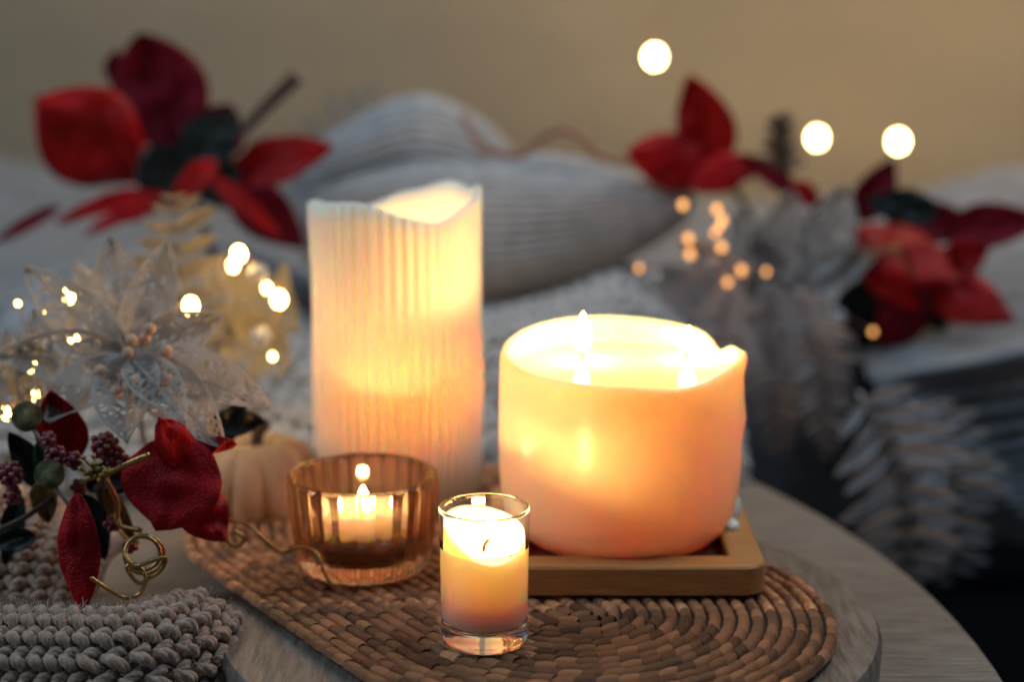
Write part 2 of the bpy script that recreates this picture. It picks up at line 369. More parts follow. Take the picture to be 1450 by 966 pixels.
# wide two-wick candle
BC = (.0635, .968, 0)
def rimz(a):                                            # rim height by direction: -90 deg is towards the camera
    z = .1235 - .0045 * math.cos(a + PI / 2) + .0035 * gl(a, PI * .62, .9)
    z -= .0085 * gl(a, R(26), .17); z += .0022 * gl(a, R(-8), .13); z -= .003 * gl(a, R(-60), .35); return z
def bigfn(a, r, z, j):
    t = max(0, min(1, (z - .05) / .072)); f = rimz(a) / .1235
    z2 = z if z < .05 else .05 + (z - .05) * (rimz(a) - .05) / (.1235 - .05)
    if j >= IN0: z2 = z if z < .105 else .105 + (z - .105) * (rimz(a) - .105) / (.1235 - .105)
    rr = r * (1 + .006 * math.sin(2 * a + 1) + .004 * math.sin(3 * a))
    rr += .0034 * gl(a, R(-8), .17) * max(0, (z - .105) / .0185) + .0026 * gl(a, R(-8), .13) * math.exp(-((z - .088) / .010) ** 2)
    return rr, z2
outer = [(.030, .0115), (.047, .0117), (.056, .0135), (.0625, .019), (.0672, .028), (.0698, .040), (.0708, .055), (.0710, .07), (.0708, .085), (.0706, .098), (.0704, .108), (.0702, .116), (.0697, .1205), (.0685, .1230)]
inner = [(.0668, .1235), (.0652, .1225), (.0642, .1185), (.0638, .1135), (.0630, .1080), (.0622, .095), (.0615, .075), (.0605, .055), (.0570, .038), (.048, .029), (.03, .027), (.001, .026)]
IN0 = len(outer)
cb = thing('wide_candle', 'wide ivory pillar candle with two burning wicks on the bamboo tray', 'candle', (BC[0], BC[1], .010))
V, F = lathe(outer + inner, 96, BC, bigfn, cap0=True, cap1=True); mk('wax_body', (V, F), M['wax_big'], cb)
def poolfn(a, r, z, j): return r * (1 + .03 * math.sin(3 * a + .5) + .02 * math.sin(5 * a)), z
mk('wax_pool', lathe([(.0640, .1142), (.060, .1136), (.03, .1136), (.001, .1136)], 64, BC), M['pool_cloudy'], cb)
for bx, by, pw, h, bn in ((.0415, .985, .27, .024, .0005), (.1035, .985, .18, .0155, .001)):
    wick(cb, (bx, by, .1125), .0095, .0010, (-.001, 0)); flame(cb, (bx, by, .1190), h, .0052, pw, bn)
# spilled wax drips down the right side, pooled on the tray
drip = [ball((BC[0] + .0660, BC[1] + .012, .024), .013, 14, 10, (.62, 1.0, .9)), ball((BC[0] + .0655, BC[1] + .020, .036), .010, 14, 10, (.7, .8, 1.6)), ball((BC[0] + .0655, BC[1] - .006, .0195), .007, 12, 8, (.8, 1.2, .45))]
mk('wax_drip', join(drip), M['wax_tall'], cb)

# tall ribbed candle
TC3 = (-.0755, 1.098, 0)
def tallrim(a):
    return .1945 + .0055 * gl(a, R(-120), .55) - .0075 * gl(a, R(-62), .42) + .0085 * gl(a, R(5), .35) + .0075 * gl(a, R(50), .45) - .010 * gl(a, R(125), .55) + .0005 * math.sin(9 * a)
def tallfn(a, r, z, j):
    f = (tallrim(a) - .0) / .1945
    if j < 9:
        rib = .0019 * (abs(math.sin(a * 24)) ** .8 - .5); fl = .0012 * gl(a, R(180), .6) * max(0, (z - .15) / .04)
        return r + rib + .0010 * math.sin(2 * a + z * 30) + fl, z * f
    if z > .13: z = .13 + (z - .13) * (tallrim(a) - .0012 - .13) / (.1945 - .13)
    return r, z
prof = [(.0505, .0), (.0545, .0015), (.0548, .03), (.0549, .06), (.0550, .09), (.0552, .12), (.0554, .15), (.0556, .18), (.0552, .193), (.0535, .1950), (.0505, .1940), (.0480, .185), (.0475, .16), (.0470, .13), (.0465, .10), (.0460, .07), (.0450, .045), (.041, .034), (.03, .030), (.001, .030)]
ct = thing('tall_ribbed_candle', 'tall white ribbed pillar candle with a melted uneven rim, glowing from inside', 'candle', TC3)
mk('wax_body', lathe(prof, 336, TC3, tallfn, cap0=True, cap1=True), M['wax_tall'], ct)
mk('wax_pool', lathe([(.0450, .0455), (.03, .045), (.001, .045)], 48, TC3), M['pool'], ct)
wick(ct, (TC3[0] + .018, TC3[1] - .010, .044), .028); flame(ct, (TC3[0] + .018, TC3[1] - .010, .072), .028, .005, .27)

# clear shot-glass votive
VC = (-.0142, .8316, .0002)
gv = thing('votive_glass', 'small clear straight glass holding a burning votive candle, nearest the camera', 'candle holder', VC)
gp = [(.001, .0008), (.0180, .0008), (.0205, .0002), (.0219, .0012), (.0223, .004), (.0225, .012), (.0228, .04), (.0229, .0525), (.0230, .054), (.0232, .066), (.0234, .0715), (.0232, .0728), (.0222, .0732), (.0212, .0727), (.0212, .0710), (.0211, .066), (.0209, .054), (.0209, .0525), (.0207, .04), (.0204, .014), (.0197, .0108), (.017, .0095), (.001, .0093)]
go = mk('glass', lathe(gp, 96, VC, cap0=True, cap1=True), M['glass'], gv); go.data.materials.append(M['thin'])
for p in go.data.polygons:
    if p.center.z > .0515 and p.center.z < .071: p.material_index = 1
cv = thing('votive_candle', 'cream votive candle burning inside the small clear glass', 'candle', (VC[0], VC[1], .0095))
def vfn(a, r, z, j):
    if 5 <= j <= 6: z += .0105 * (1 - gl(a, R(-80), 1.0))
    if j == 7: z += .0065 * (1 - gl(a, R(-80), 1.0))
    if z > .04: z += (.0035 * math.cos(a - R(175)) + .0045 * math.sin(a) * .6) * (r / .02) ** 2
    return r, z
mk('wax_body', lathe([(.001, .0098), (.0168, .0099), (.0194, .0110), (.0206, .0145), (.0209, .03), (.0210, .0515), (.0207, .0528), (.0199, .0516), (.0182, .0502), (.0176, .045), (.0172, .036), (.0160, .026), (.012, .020), (.001, .018)], 64, VC, vfn, cap0=True, cap1=True), M['wax_votive'], cv)
mk('wax_pool', lathe([(.0186, .0497), (.017, .0490), (.001, .0489)], 48, VC), M['pool'], cv)
wick(cv, (VC[0] - .0005, VC[1], .0485), .0085, .0009, (.0038, 0)); flame(cv, (VC[0] + .0032, VC[1], .0555), .0155, .0040, .36, .0003)

# fluted amber glass with tealight
GC = (-.0860, .943, .0004)
ga = thing('fluted_glass', 'low fluted amber glass bowl holding a lit tealight', 'candle holder', GC)
def flute(a, r, z, j):
    if 2 <= j <= 8: r *= 1 + .045 * (abs(math.cos(a * 13)) ** .8 - .6)
    return r, z
ap = [(.001, .0012), (.030, .0010), (.0350, .0008), (.0372, .0030), (.0385, .0085), (.0405, .022), (.0425, .042), (.0432, .0530), (.0428, .0555), (.0410, .0568), (.0385, .0562), (.0375, .0545), (.0370, .050), (.0352, .030), (.0335, .0140), (.0310, .0105), (.001, .0100)]
go = mk('glass', lathe(ap, 364, GC, flute, cap0=True, cap1=True), M['amber'], ga)
mk('amber_fill', lathe([(.001, .0104), (.0308, .0110), (.0333, .0142), (.0343, .0215), (.001, .0218)], 64, GC, cap0=True, cap1=True), M['fill'], ga)
te = thing('tealight', 'small tealight candle burning inside the fluted amber glass', 'candle', (GC[0], GC[1], .0219))
mk('cup', lathe([(.001, .0222), (.0215, .0222), (.0222, .0230), (.0225, .0362), (.0222, .0366), (.0216, .0364), (.0208, .0352), (.0200, .0300), (.0190, .0245), (.001, .0240)], 48, GC, cap0=True, cap1=True), M['wax_tea'], te)
mk('wax_pool', lathe([(.0209, .0351), (.001, .0350)], 40, GC), M['pool'], te)
wick(te, (GC[0], GC[1], .0350), .004, .0008, (.001, 0)); flame(te, (GC[0], GC[1], .0375), .0120, .0036, .27)

# ------------------------------------------------------------------ leaves, petals
def petal(base, tip, width, face, bulge=0., cup=0., mid=None, nu=18, nv=10, point=1.0, wav=0., seed=0, fold=.06, fat=.45, rnd=.75):
    b, t = Vector(base), Vector(tip); face = Vector(face).normalized(); ln = (t - b).length
    m = (b + t) / 2 + face * bulge if mid is None else Vector(mid)
    def fn(v, u):                                       # u along, v across
        c = b * (1 - u) ** 2 + m * 2 * u * (1 - u) + t * u * u
        tg = ((m - b) * (1 - u) + (t - m) * u).normalized(); sd = tg.cross(face).normalized(); nn = sd.cross(tg).normalized()
        wd = width * .5 * (math.sin(PI * min(1, u ** (math.log(.5) / math.log(fat)))) ** rnd * (1 - .25 * point * u) + .04 * (1 - u))
        q = v * 2 - 1
        h = cup * width * q * q + fold * width * (1 - abs(q)) * -1 * math.sin(PI * u) + wav * width * nz(u * 5 + seed, q * 2.2, seed * 3.1)
        return c + sd * q * wd + nn * h
    return grid(fn, nv, nu)
CAMV = Vector((0, -1, .25))
def pet(parent, name, b, t, wpx, Y, m, Yt=None, face=CAMV, **k):
    pb, pt = at(*b, Y), at(*t, Yt if Yt else Y)
    o = mk(name, petal(pb, pt, wpx / FPX * Y, face, **k), m, parent); solid(o, .0004 if Y < 1.2 else .001); return o
def stem(parent, name, pts, r, m, n=7): return mk(name, tube(spline(pts, 8), r, n), m, parent)

# left front: red velvet poinsettia pick with berries
pk = thing('poinsettia_pick', 'red velvet poinsettia pick with berries, glitter balls and gold wire beside the placemat', 'flower', at(150, 760, .95))
K = dict(wav=.16)
pet(pk, 'petal', (100, 655), (72, 554), 82, .935, M['red'], face=(.2, -1, .1), bulge=.006, cup=.10, seed=1, **K)
pet(pk, 'petal', (268, 612), (222, 752), 150, .905, M['red'], .885, face=(-.1, -1, .30), bulge=.016, cup=-.10, seed=2, fat=.52, point=.1, rnd=.5, wav=.07, nu=24, nv=16)
pet(pk, 'petal', (268, 668), (224, 593), 66, .898, M['redhi'], .89, face=(.1, -.7, .8), bulge=.012, cup=-.12, seed=3, **K)
pet(pk, 'petal', (238, 640), (334, 628), 50, .91, M['red'], .90, face=(.1, -.5, .9), bulge=-.006, cup=.2, seed=4, **K)
pet(pk, 'petal', (262, 690), (318, 768), 84, .905, M['redhi'], .895, face=(.35, -1, .2), bulge=.006, cup=-.1, seed=5, **K)
pet(pk, 'petal', (296, 660), (228, 752), 76, .915, M['redhi'], .91, face=(0, -1, .3), bulge=.006, cup=-.1, seed=9, **K)
pet(pk, 'petal', (108, 698), (117, 872), 70, .875, M['red'], .865, face=(0, -1, .25), bulge=.008, cup=-.12, seed=6, fat=.5, **K)
for b, t, wd, Y, mm, sd in (((70, 690), (15, 612), 52, .93, 'green', 1), ((80, 690), (52, 628), 34, .915, 'green2', 2), ((120, 700), (150, 790), 56, .93, 'green', 3), ((60, 680), (70, 738), 44, .92, 'goldleaf', 4),
                          ((150, 690), (192, 768), 30, .925, 'goldleaf', 5), ((30, 700), (8, 800), 40, .93, 'green', 6), ((300, 600), (376, 596), 46, .99, 'green', 7), ((310, 630), (350, 560), 40, .99, 'green', 8), ((50, 760), (-10, 770), 40, .92, 'green', 10),
                          ((200, 660), (120, 690), 60, .935, 'green', 11)):
    pet(pk, 'leaf', b, t, wd, Y, M[mm], seed=sd, cup=.15, wav=.1, bulge=.004)
def cluster(px, py, Y, rpx, n, rb, m, name):
    c = at(px, py, Y); r = rpx / FPX * Y; parts = []
    for i in range(n):
        a = i * 2.39996; z = 1 - 2 * (i + .5) / n; q = math.sqrt(1 - z * z)
        parts.append(ball(c + Vector((q * math.cos(a), q * math.sin(a), z)) * r * random.uniform(.85, 1.05), rb * random.uniform(.85, 1.1), 10, 7))
    parts.append(ball(c, r * .8, 10, 7)); return mk(name, join(parts), m, pk)
for px, py, rp, n in ((14, 672, 17, 26), (68, 622, 9, 9), (78, 646, 14, 18), (104, 652, 10, 11), (148, 632, 18, 26), (165, 648, 13, 15), (112, 690, 9, 9), (18, 702, 12, 9), (160, 742, 10, 9), (186, 772, 9, 8)):
    cluster(px, py, .905, rp, n, .0021, M['berry'], 'berry_cluster')
for i in range(22):
    px, py = 134 + random.uniform(-22, 22), 668 + random.uniform(-22, 20); p = at(px, py, .893 + random.uniform(-.008, .008))
    mk('stamen', join([ball(p, .0015, 8, 6), tube([p, at(140, 676, .91)], .0005, 4)]), M['stamen'], pk)
for px, py, r_, Y in ((38, 590, 22, .915), (70, 672, 22, .895)):
    b = mk('glitter_ball', ball(at(px, py, Y), r_ / FPX * Y * 1.02, 40, 28), M['glit'], pk)
    mk('ball_stem', tube(spline([at(px + 10, py + 20, Y), at(px + 28, py + 45, Y + .005), at(px + 55, py + 75, Y + .02)], 5), .0011, 6), M['silver'], b)
stem(pk, 'gold_stem', [at(142, 674, .89), at(165, 665, .885), at(185, 655, .88), at(212, 644, .878)], .0019, M['gold'])
stem(pk, 'gold_stem', [at(150, 680, .90), at(165, 710, .90), at(168, 742, .895), at(200, 752, .89)], .0016, M['gold'])
stem(pk, 'dark_stem', [at(0, 750, .91), at(40, 730, .91), at(80, 700, .92)], .0016, M['twig'])
curl = []
for i in range(40):
    t = i / 39; a = 2 * PI * 2.3 * t + 2.6; r_ = 30 - 8 * t
    curl.append(at(206 - 6 * t + r_ * math.cos(a), 786 - 4 * t - r_ * math.sin(a) * .95, .868 - .016 * t + .004 * math.sin(a)))
tail = [at(212, 815, .853), at(228, 808, .852), at(222, 790, .853)]
cl2 = [at(196, 826, .852), at(180, 806, .853), at(188, 799, .854), at(202, 808, .853), at(206, 825, .85), at(196, 843, .85), at(176, 847, .848), at(150, 833, .846), at(128, 818, .845)]
stem(pk, 'curled_wire', [at(170, 752, .89), at(180, 765, .88)] + curl, .0012, M['gold'], 8)
stem(pk, 'curled_wire', [curl[-1], at(233, 790, .855), at(228, 808, .853), at(214, 818, .853)] + cl2, .0012, M['gold'], 8)
stem(pk, 'trailing_wire', [at(300, 742, .93), at(325, 738, .93), at(352, 745, .925), at(380, 770, .92), at(400, 783, .915), at(425, 776, .905), at(447, 782, .895), at(458, 808, .889), at(470, 832, .886)], .0010, M['gold'])
stem(pk, 'wire_loop', [at(318, 750, .93), at(322, 768, .93), at(336, 775, .93), at(346, 762, .93), at(330, 752, .93)], .0012, M['gold'])
stem(pk, 'main_stem', [at(140, 690, .925), at(150, 740, .95), at(110, 790, .97), (at(60, 815, .98))], .003, M['twig'])

# left: white filigree flower
def lace_petal(base, tip, width, face, seed, bulge=.01, cup=.12, nu=84, nv=44):
    rnd = random.Random(seed); pts = []
    V, F = petal(base, tip, width, face, bulge, cup, nu=nu, nv=nv, wav=.05, seed=seed, fold=.05)
    for i in range(64): pts.append((rnd.random() * 1.02, rnd.uniform(-1, 1)))
    asp = (Vector(tip) - Vector(base)).length / (width * .5)
    keep = []
    for f in F:
        a = f[0]; j, i = divmod(a, nv + 1); u, q = (j + .5) / nu, ((i + .5) / nv) * 2 - 1
        if abs(q) > .86 or abs(q) < .055 or u < .14 or u > .965: keep.append(f); continue
        sv = (u * 7.0 - abs(q) * 1.5) % 1.0                       # side veins
        if sv < .09: keep.append(f); continue
        d = sorted(((u - x) * asp * 1.0) ** 2 + ((q - y) * .9) ** 2 for x, y in pts)[:2]
        if math.sqrt(d[1]) - math.sqrt(d[0]) < .080: keep.append(f)
    used = sorted({i for f in keep for i in f}); mp = {v: k for k, v in enumerate(used)}
    return [V[i] for i in used], [tuple(mp[i] for i in f) for f in keep]
fl = thing('filigree_flower', 'white openwork glitter poinsettia with peach beads behind the red pick', 'flower', at(200, 640, .99))
FB = (188, 512)
for i, (tx, ty, wd, Y, Yt, fc) in enumerate(((40, 380, 92, .985, 1.02, (-.3, -1, .3)), (160, 342, 104, .99, 1.05, (0, -1, .2)), (236, 346, 86, .985, 1.03, (.2, -1, .2)), (314, 450, 84, .975, .985, (.3, -1, .5)),
                                       (381, 580, 104, .965, .93, (.2, -.7, .8)), (318, 638, 100, .955, .905, (.1, -.8, .7)), (180, 628, 110, .955, .90, (-.1, -.8, .7)), (70, 600, 96, .965, .93, (-.3, -.8, .6)), (2, 505, 90, .985, .985, (-.3, -1, .4)),
                                       (110, 372, 70, 1.0, 1.06, (-.2, -1, .2)), (262, 600, 80, .95, .90, (.1, -.7, .8)))):
    pb, pt = at(*FB, Y), at(tx, ty, Yt)
    o = mk('petal', lace_petal(pb, pt, wd / FPX * Y, fc, 30 + i), M['lace'], fl, False); solid(o, .0007)
    mk('midrib', tube([pb.lerp(pt, q) + Vector(fc).normalized() * (.020 * q * (1 - q) + .001) for q in [k / 10 for k in range(11)]], lambda u: .0011 * (1 - .7 * u), 5), M['lace'], o)
for px, py, Y in ((212, 466, .945), (182, 500, .94), (186, 482, .945), (235, 497, .945), (142, 526, .94), (190, 540, .93), (236, 538, .935), (165, 555, .93), (196, 560, .925), (205, 480, .95)):
    p = at(px, py, Y); b = mk('bead', ball(p, 9.5 / FPX * Y, 16, 12), M['bead'], fl)
    mk('bead_wire', tube(spline([p, p.lerp(at(*FB, .965), .5) + Vector((0, -.002, .004)), at(*FB, .97)], 5), .0007, 5), M['lace'], b)
stem(fl, 'stem', [at(*FB, .975), at(195, 580, 1.0), at(210, 650, 1.03), at(215, 690, 1.06)], .002, M['silver'])
f2 = thing('filigree_leaf_spray', 'white openwork glitter leaves at the left edge beside the filigree flower', 'flower', at(20, 640, .98))
for i, (b, t, wd) in enumerate((((40, 600), (10, 470), 80), ((60, 590), (50, 440), 70), ((-10, 600), (-30, 490), 80))):
    o = mk('petal', lace_petal(at(*b, .98), at(*t, .995), wd / FPX * .98, (0, -1, .2), 60 + i, nu=60, nv=30), M['lace'], f2, False); solid(o, .0007)

# left fairy lights in the sprigs
def string(name, label, pts, r, bulbs, rb, mb, org, group=None):
    t = thing(name, label, 'fairy lights', org, group)
    stem(t, 'wire', pts, r, M['copper'], 5)
    for p, k in bulbs: mk('bulb', ball(p, rb * k, 12, 8, (1, 1, 1.25)), mb, t)
    return t
bl = [(at(96, 420, 1.04), .9), (at(104, 478, 1.02), .7), (at(270, 433, 1.10), 1.1), (at(338, 360, 1.2), 1.05), (at(330, 376, 1.21), .8), (at(395, 424, 1.2), 1.1), (at(378, 408, 1.21), .6), (at(45, 520, 1.03), .7), (at(50, 560, 1.03), .7), (at(10, 585, 1.03), .8), (at(60, 440, 1.08), .22), (at(25, 430, 1.1), .22), (at(386, 505, 1.2), .35)]
string('fairy_light_string', 'warm fairy light string glowing around the filigree flower and sprigs', [b[0] + Vector((0, .006, .003)) for b in (bl[9], bl[8], bl[7], bl[11], bl[10], bl[0], bl[1], bl[2], bl[4], bl[3], bl[6], bl[5], bl[12])], .0006, bl, .0042, M['bulbn'], at(200, 640, 1.1))

# frond maker (shared leaflet meshes)
def frond(name, label, cat, pts, n, wpx, m, lw=.22, group=None, face=(0, -1, .2), droop=.2):
    P = spline(pts, 8); t = thing(name, label, cat, P[0], group)
    mk('stem', tube(P, lambda u: .0022 * (1 - .7 * u), 6), m, t)
    me = None; face = Vector(face).normalized()
    for k in range(n):
        u = (k + .7) / n; i = min(int(u * (len(P) - 1)), len(P) - 2); p = P[i].lerp(P[i + 1], u * (len(P) - 1) - i); tg = (P[i + 1] - P[i]).normalized()
        for s in (-1, 1):
            sd = tg.cross(face).normalized() * s; ln = wpx * .5 * (math.sin(PI * (.18 + .80 * u)) ** .8)
            d = (sd + tg * .45 + face * random.uniform(-.1, .25)).normalized()
            if me is None:
                vs, fs = petal((0, 0, 0), (1, 0, 0), lw, (0, 0, 1), .06, .3, nu=8, nv=4, fold=.05); me = bpy.data.meshes.new('leaflet'); me.from_pydata([tuple(v) for v in vs], [], fs); me.materials.append(m)
                me.polygons.foreach_set('use_smooth', [True] * len(fs))
            o = bpy.data.objects.new('leaflet', me); C.objects.link(o); o.parent = t
            z = (face + sd * .15 * s).normalized(); y = z.cross(d).normalized(); z = d.cross(y)
            q = ln * random.uniform(.75, 1.14); d = (d + Vector((random.uniform(-1, 1), random.uniform(-1, 1), random.uniform(-1, 1))) * .13).normalized(); y = z.cross(d).normalized(); z = d.cross(y)
            o.matrix_local = Matrix.Translation(p - ORI[t.name]) @ Matrix(((d.x * q, y.x * q, z.x * q, 0), (d.y * q, y.y * q, z.y * q, 0), (d.z * q, y.z * q, z.z * q, 0), (0, 0, 0, 1)))
    return t
px2 = lambda n, Y: n / FPX * Y
frond('cream_sprig', 'cream feathery sprig rising beside the fairy lights', 'sprig', [at(255, 450, 1.22), at(258, 380, 1.22), at(250, 320, 1.22), at(245, 275, 1.22)], 6, px2(150, 1.22), M['cream'], .42)
frond('cream_sprig', 'cream feathery sprig lying under the fairy lights beside the tall candle', 'sprig', [at(430, 470, 1.26), at(370, 440, 1.25), at(310, 430, 1.24), at(250, 470, 1.24)], 9, px2(170, 1.24), M['cream'], .36, face=(0, -.8, .6))
frond('cream_sprig', 'cream feathery sprig with the lowest fairy light behind the pumpkin', 'sprig', [at(420, 520, 1.24), at(370, 500, 1.23), at(320, 490, 1.22), at(270, 520, 1.22)], 8, px2(150, 1.22), M['cream'], .36, face=(0, -.8, .6))
for i, (px, py) in enumerate(((370, 478), (366, 388))):
    tag(mk('glass_bauble', ball(at(px, py, 1.2), .0075, 20, 14), M['pearl'], org=at(px, py, 1.2)), ['small clear glass bauble under the fairy lights beside the tall candle', 'small clear glass bauble between two fairy lights'][i], 'bauble')

# pumpkin
pc = at(362, 640, 1.075); pc.z = .0
pu = thing('cream_pumpkin', 'small ribbed cream pumpkin behind the amber glass bowl', 'pumpkin', (pc.x, pc.y, -.037))
def pfn(a, r, z, j): return r * (1 + .15 * (abs(math.cos(a * 6)) ** .6 - .72)), z
pp = [(.001, -.034), (.014, -.036), (.030, -.0345), (.042, -.026), (.049, -.010), (.050, .006), (.046, .021), (.037, .033), (.025, .039), (.013, .0385), (.005, .034), (.001, .033)]
mk('body', lathe([(r * .90, z) for r, z in pp], 96, pc, pfn, cap0=True, cap1=True), M['pump'], pu)
mk('stalk', tube(spline([pc + Vector((0, 0, .030)), pc + Vector((.002, 0, .044)), pc + Vector((.008, -.002, .052))], 5), .004, 8), M['twig'], pu)

# ------------------------------------------------------------------ chunky knit, front left
def leg(P0, P1, P2, r):
    S_ = spline([P0, P1, P2], 4); ph = random.random() * 6; parts = []        # three twisted plies
    T = (P2 - P0).normalized(); N = T.orthogonal().normalized(); B = T.cross(N)
    env = lambda u: r * (.62 + .38 * math.sin(PI * min(1, max(0, .08 + u * .84))))
    for k in range(3):
        pts = []
        for i, p in enumerate(S_):
            u = i / (len(S_) - 1); a = ph + 2.1 * k + u * 5.5; pts.append(p + (N * math.cos(a) + B * math.sin(a)) * env(u) * .42)
        parts.append(tube(pts, lambda u: env(u) * .68, 6))
    return join(parts)
def knit(surf, rows, n, h, r, fuzz, skew=.0, jit=.06):
    parts = []; fz = []
    for k in range(rows):
        for i in range(n):
            def P(ds, dt, lift):
                p, nn = surf((i + ds + .5 * (k % 2)) / n, (k + .5 + dt) / rows); return p + nn * lift
            j = lambda: random.uniform(-jit, jit)
            parts.append(leg(P(.42 + j(), -.50, -.003), P(.10 + j(), -.36, r * .9), P(-.42 + j(), -.10 + j(), r * .6), r * .92))
            parts.append(leg(P(-.52 + j(), -.14, r * .7), P(-.02 + j(), .12, r * 1.55), P(.50 + j(), .46, -.002), r * 1.08))
            for _ in range(fuzz):
                a = P(random.uniform(-.5, .5), random.uniform(-.5, .5), r * 1.6); p, nn = surf((i + .5) / n, (k + .5) / rows)
                e = a + nn * random.uniform(.001, .005) + Vector((random.uniform(-1, 1), random.uniform(-1, 1), random.uniform(-.5, 1))) * .0022
                fz.append(tube([a, a.lerp(e, .5) + Vector((random.uniform(-1, 1), 0, random.uniform(-1, 1))) * .0008, e], .00016, 3))
    return join(parts), join(fz)
def surf_from(fn):
    def s(u, v):
        e = .004; p = Vector(fn(u, v)); a = Vector(fn(u + e, v)) - p; b = Vector(fn(u, v + e)) - p; return p, b.cross(a).normalized()
    return s
def roll(u, v):                                         # u along (left to right, bending back), v from the crest down the front
    L = .245; s = u * L; xs = .166
    if s < xs: x, y, dx, dy = -.383 + s, .835 - .012 * u, 0, -1
    else:
        a = (s - xs) / .042; a = min(a, 1.75); x, y, dx, dy = -.383 + xs + .042 * math.sin(a), .835 - .012 * u + .042 * (1 - math.cos(a)), math.sin(a), -math.cos(a)
    th = R(128) - v * R(150)                            # profile angle
    rad = .030 * (1 - .12 * max(0, u - .8)); z0 = -.038 + .010 * math.sin(u * 2.6)
    off = math.cos(th) * .030; zz = z0 + .040 * math.sin(th) if th > 0 else z0 + .03 * th
    return x + dx * off, y + dy * off, zz
kn = thing('chunky_knit', 'chunky taupe knitted fabric rolled up at the lower left corner', 'knitwear', (-.26, .84, -.037))
sv = surf_from(roll); (kv, fz) = knit(sv, 8, 29, 1, .0030, 9)
stuff(mk('yarn_stitches', kv, M['knit'], kn)); stuff(mk('yarn_fuzz', fz, M['knit'], kn))
mk('backing', grid(lambda u, v: Vector(roll(u, v)) - sv(u, v)[1] * .0022, 40, 24), M['knit'], kn)
def hump(u, v):
    x = -.375 + .135 * u; y = .925 + .10 * (1 - v) - .02 * u; z = -.03 + .062 * math.sin(PI * (.10 + .62 * (1 - v))) * math.cos((u - .35) * 1.75)
    return x, y, z
k2 = thing('knitted_sleeve', 'grey chunky knitted hump behind the rolled knit under the hanging red petal', 'knitwear', (-.31, .95, -.037))
sv2 = surf_from(hump); (kv, fz) = knit(lambda u, v: (lambda q: (q[0], q[1] if q[1].z > 0 else -q[1]))(sv2(v, 1 - u)), 11, 14, 1, .0033, 1)
stuff(mk('yarn_stitches', kv, M['knit'], k2)); stuff(mk('yarn_fuzz', fz, M['knit'], k2))
mk('backing', grid(lambda u, v: Vector(hump(u, v)) - Vector((0, 0, .003)), 20, 20), M['knit'], k2)
def nap(u, v):
    x = -.30 + .15 * u; y = .865 + .12 * v; return x, y, -.035 + .030 * math.sin(PI * min(1, v * 1.1)) * (1 - .5 * u) + .004 * nz(u * 3, v * 3, 5)
tag(solid(mk('napkin', grid(nap, 24, 24), M['napkin']), .002), 'tan cloth fold under the curled gold wire', 'napkin')

# ------------------------------------------------------------------ folded knits behind the candles
def bolster(path, rad, ribs, amp, m, name, parent=None, org=None, nlen=80, nc=160, flat=1.0, seed=0, along=True):
    P = spline(path, 8); mm = len(P)
    def fn(u, v):
        s = v * (mm - 1); i = min(int(s), mm - 2); c = P[i].lerp(P[i + 1], s - i); r = rad(v); a = 2 * PI * u
        rr = r * (1 + .10 * nz(math.cos(a) * 1.3 + seed, v * 4, math.sin(a) * 1.3)) + amp * math.sin(a * ribs + 2.2 * nz(v * 3, u * 3, seed)) * min(1, r / .02)
        if not along: rr = r * (1 + .10 * nz(math.cos(a) + seed, v * 4, math.sin(a))) + amp * math.sin(v * ribs * 2 * PI + a * .6)
        return c + Vector((0, math.cos(a) * rr * flat, math.sin(a) * rr))
    return mk(name, grid(fn, nc, nlen), m, parent, org=org)
end = lambda v, p=.4: (max(0, math.sin(PI * min(max(v, .001), .999)))) ** p
sw = thing('folded_sweater', 'grey ribbed knitted sweater folded in a heap behind the tall candle', 'sweater', at(700, 420, 1.55))
bolster([at(420, 330, 1.52), at(560, 330, 1.5), at(720, 330, 1.48), at(860, 315, 1.48), at(985, 285, 1.50)], lambda v: .062 * (1 - .75 * max(0, v - .35)) * end(v, .35), 44, .0017, M['wool'], 'lower_fold', sw, nc=420, flat=1.1, seed=1)
bolster([at(640, 270, 1.58), at(760, 272, 1.57), at(880, 285, 1.57), at(975, 300, 1.56)], lambda v: .042 * (1 - .4 * v) * end(v, .4), 34, .0016, M['wool'], 'upper_fold', sw, nc=340, flat=1.4, seed=2)
bolster([at(400, 270, 1.66), at(500, 240, 1.64), at(600, 215, 1.62), at(690, 240, 1.62), at(760, 290, 1.62)], lambda v: .052 * end(v, .5), 36, .0018, M['wool'], 'sleeve', sw, nc=340, flat=1.2, seed=3)
def throw(u, v):
    x = -.42 + .60 * u; y = 1.21 + .30 * v - .05 * math.cos((u - .5) * 4)
    z = -.036 + .115 * min(1, v * 2.2) ** .7 * (.75 + .25 * math.sin(u * 9)) * min(1, (1 - u) * 6 + .05) ** .5 + .014 * nz(x * 9, y * 12, 2) + .003 * math.sin(v * 90 + 3 * nz(x * 6, y * 6))
    return x, y, z
def upn(f): 
    g = surf_from(f)
    def q(u, v):
        p, n = g(u, v); return p, (n if n.z > 0 or (abs(n.z) < .2 and n.y < 0) else -n)
    return q
kt = thing('knit_throw', 'grey chunky knitted throw bunched on the table right behind the candles', 'throw', (-.1, 1.35, -.037))
mk('backing', grid(throw, 130, 110), M['wool'], kt)
stuff(mk('yarn_stitches', knit(upn(throw), 20, 40, 1, .0052, 0)[0], M['wool'], kt))
def heap(u, v):
    x = -.80 + .66 * u; y = 1.36 + .26 * v
    return x, y, -.035 + .10 * min(1, v * 2.6) ** .6 * (.7 + .3 * math.sin(u * 7 + 2)) * min(1, (1 - u) * 5 + .05) ** .5 + .015 * nz(x * 7, y * 9, 4)
kh = thing('knit_blanket', 'blue grey chunky knitted blanket heaped behind the filigree flower at left', 'blanket', (-.47, 1.48, -.037))
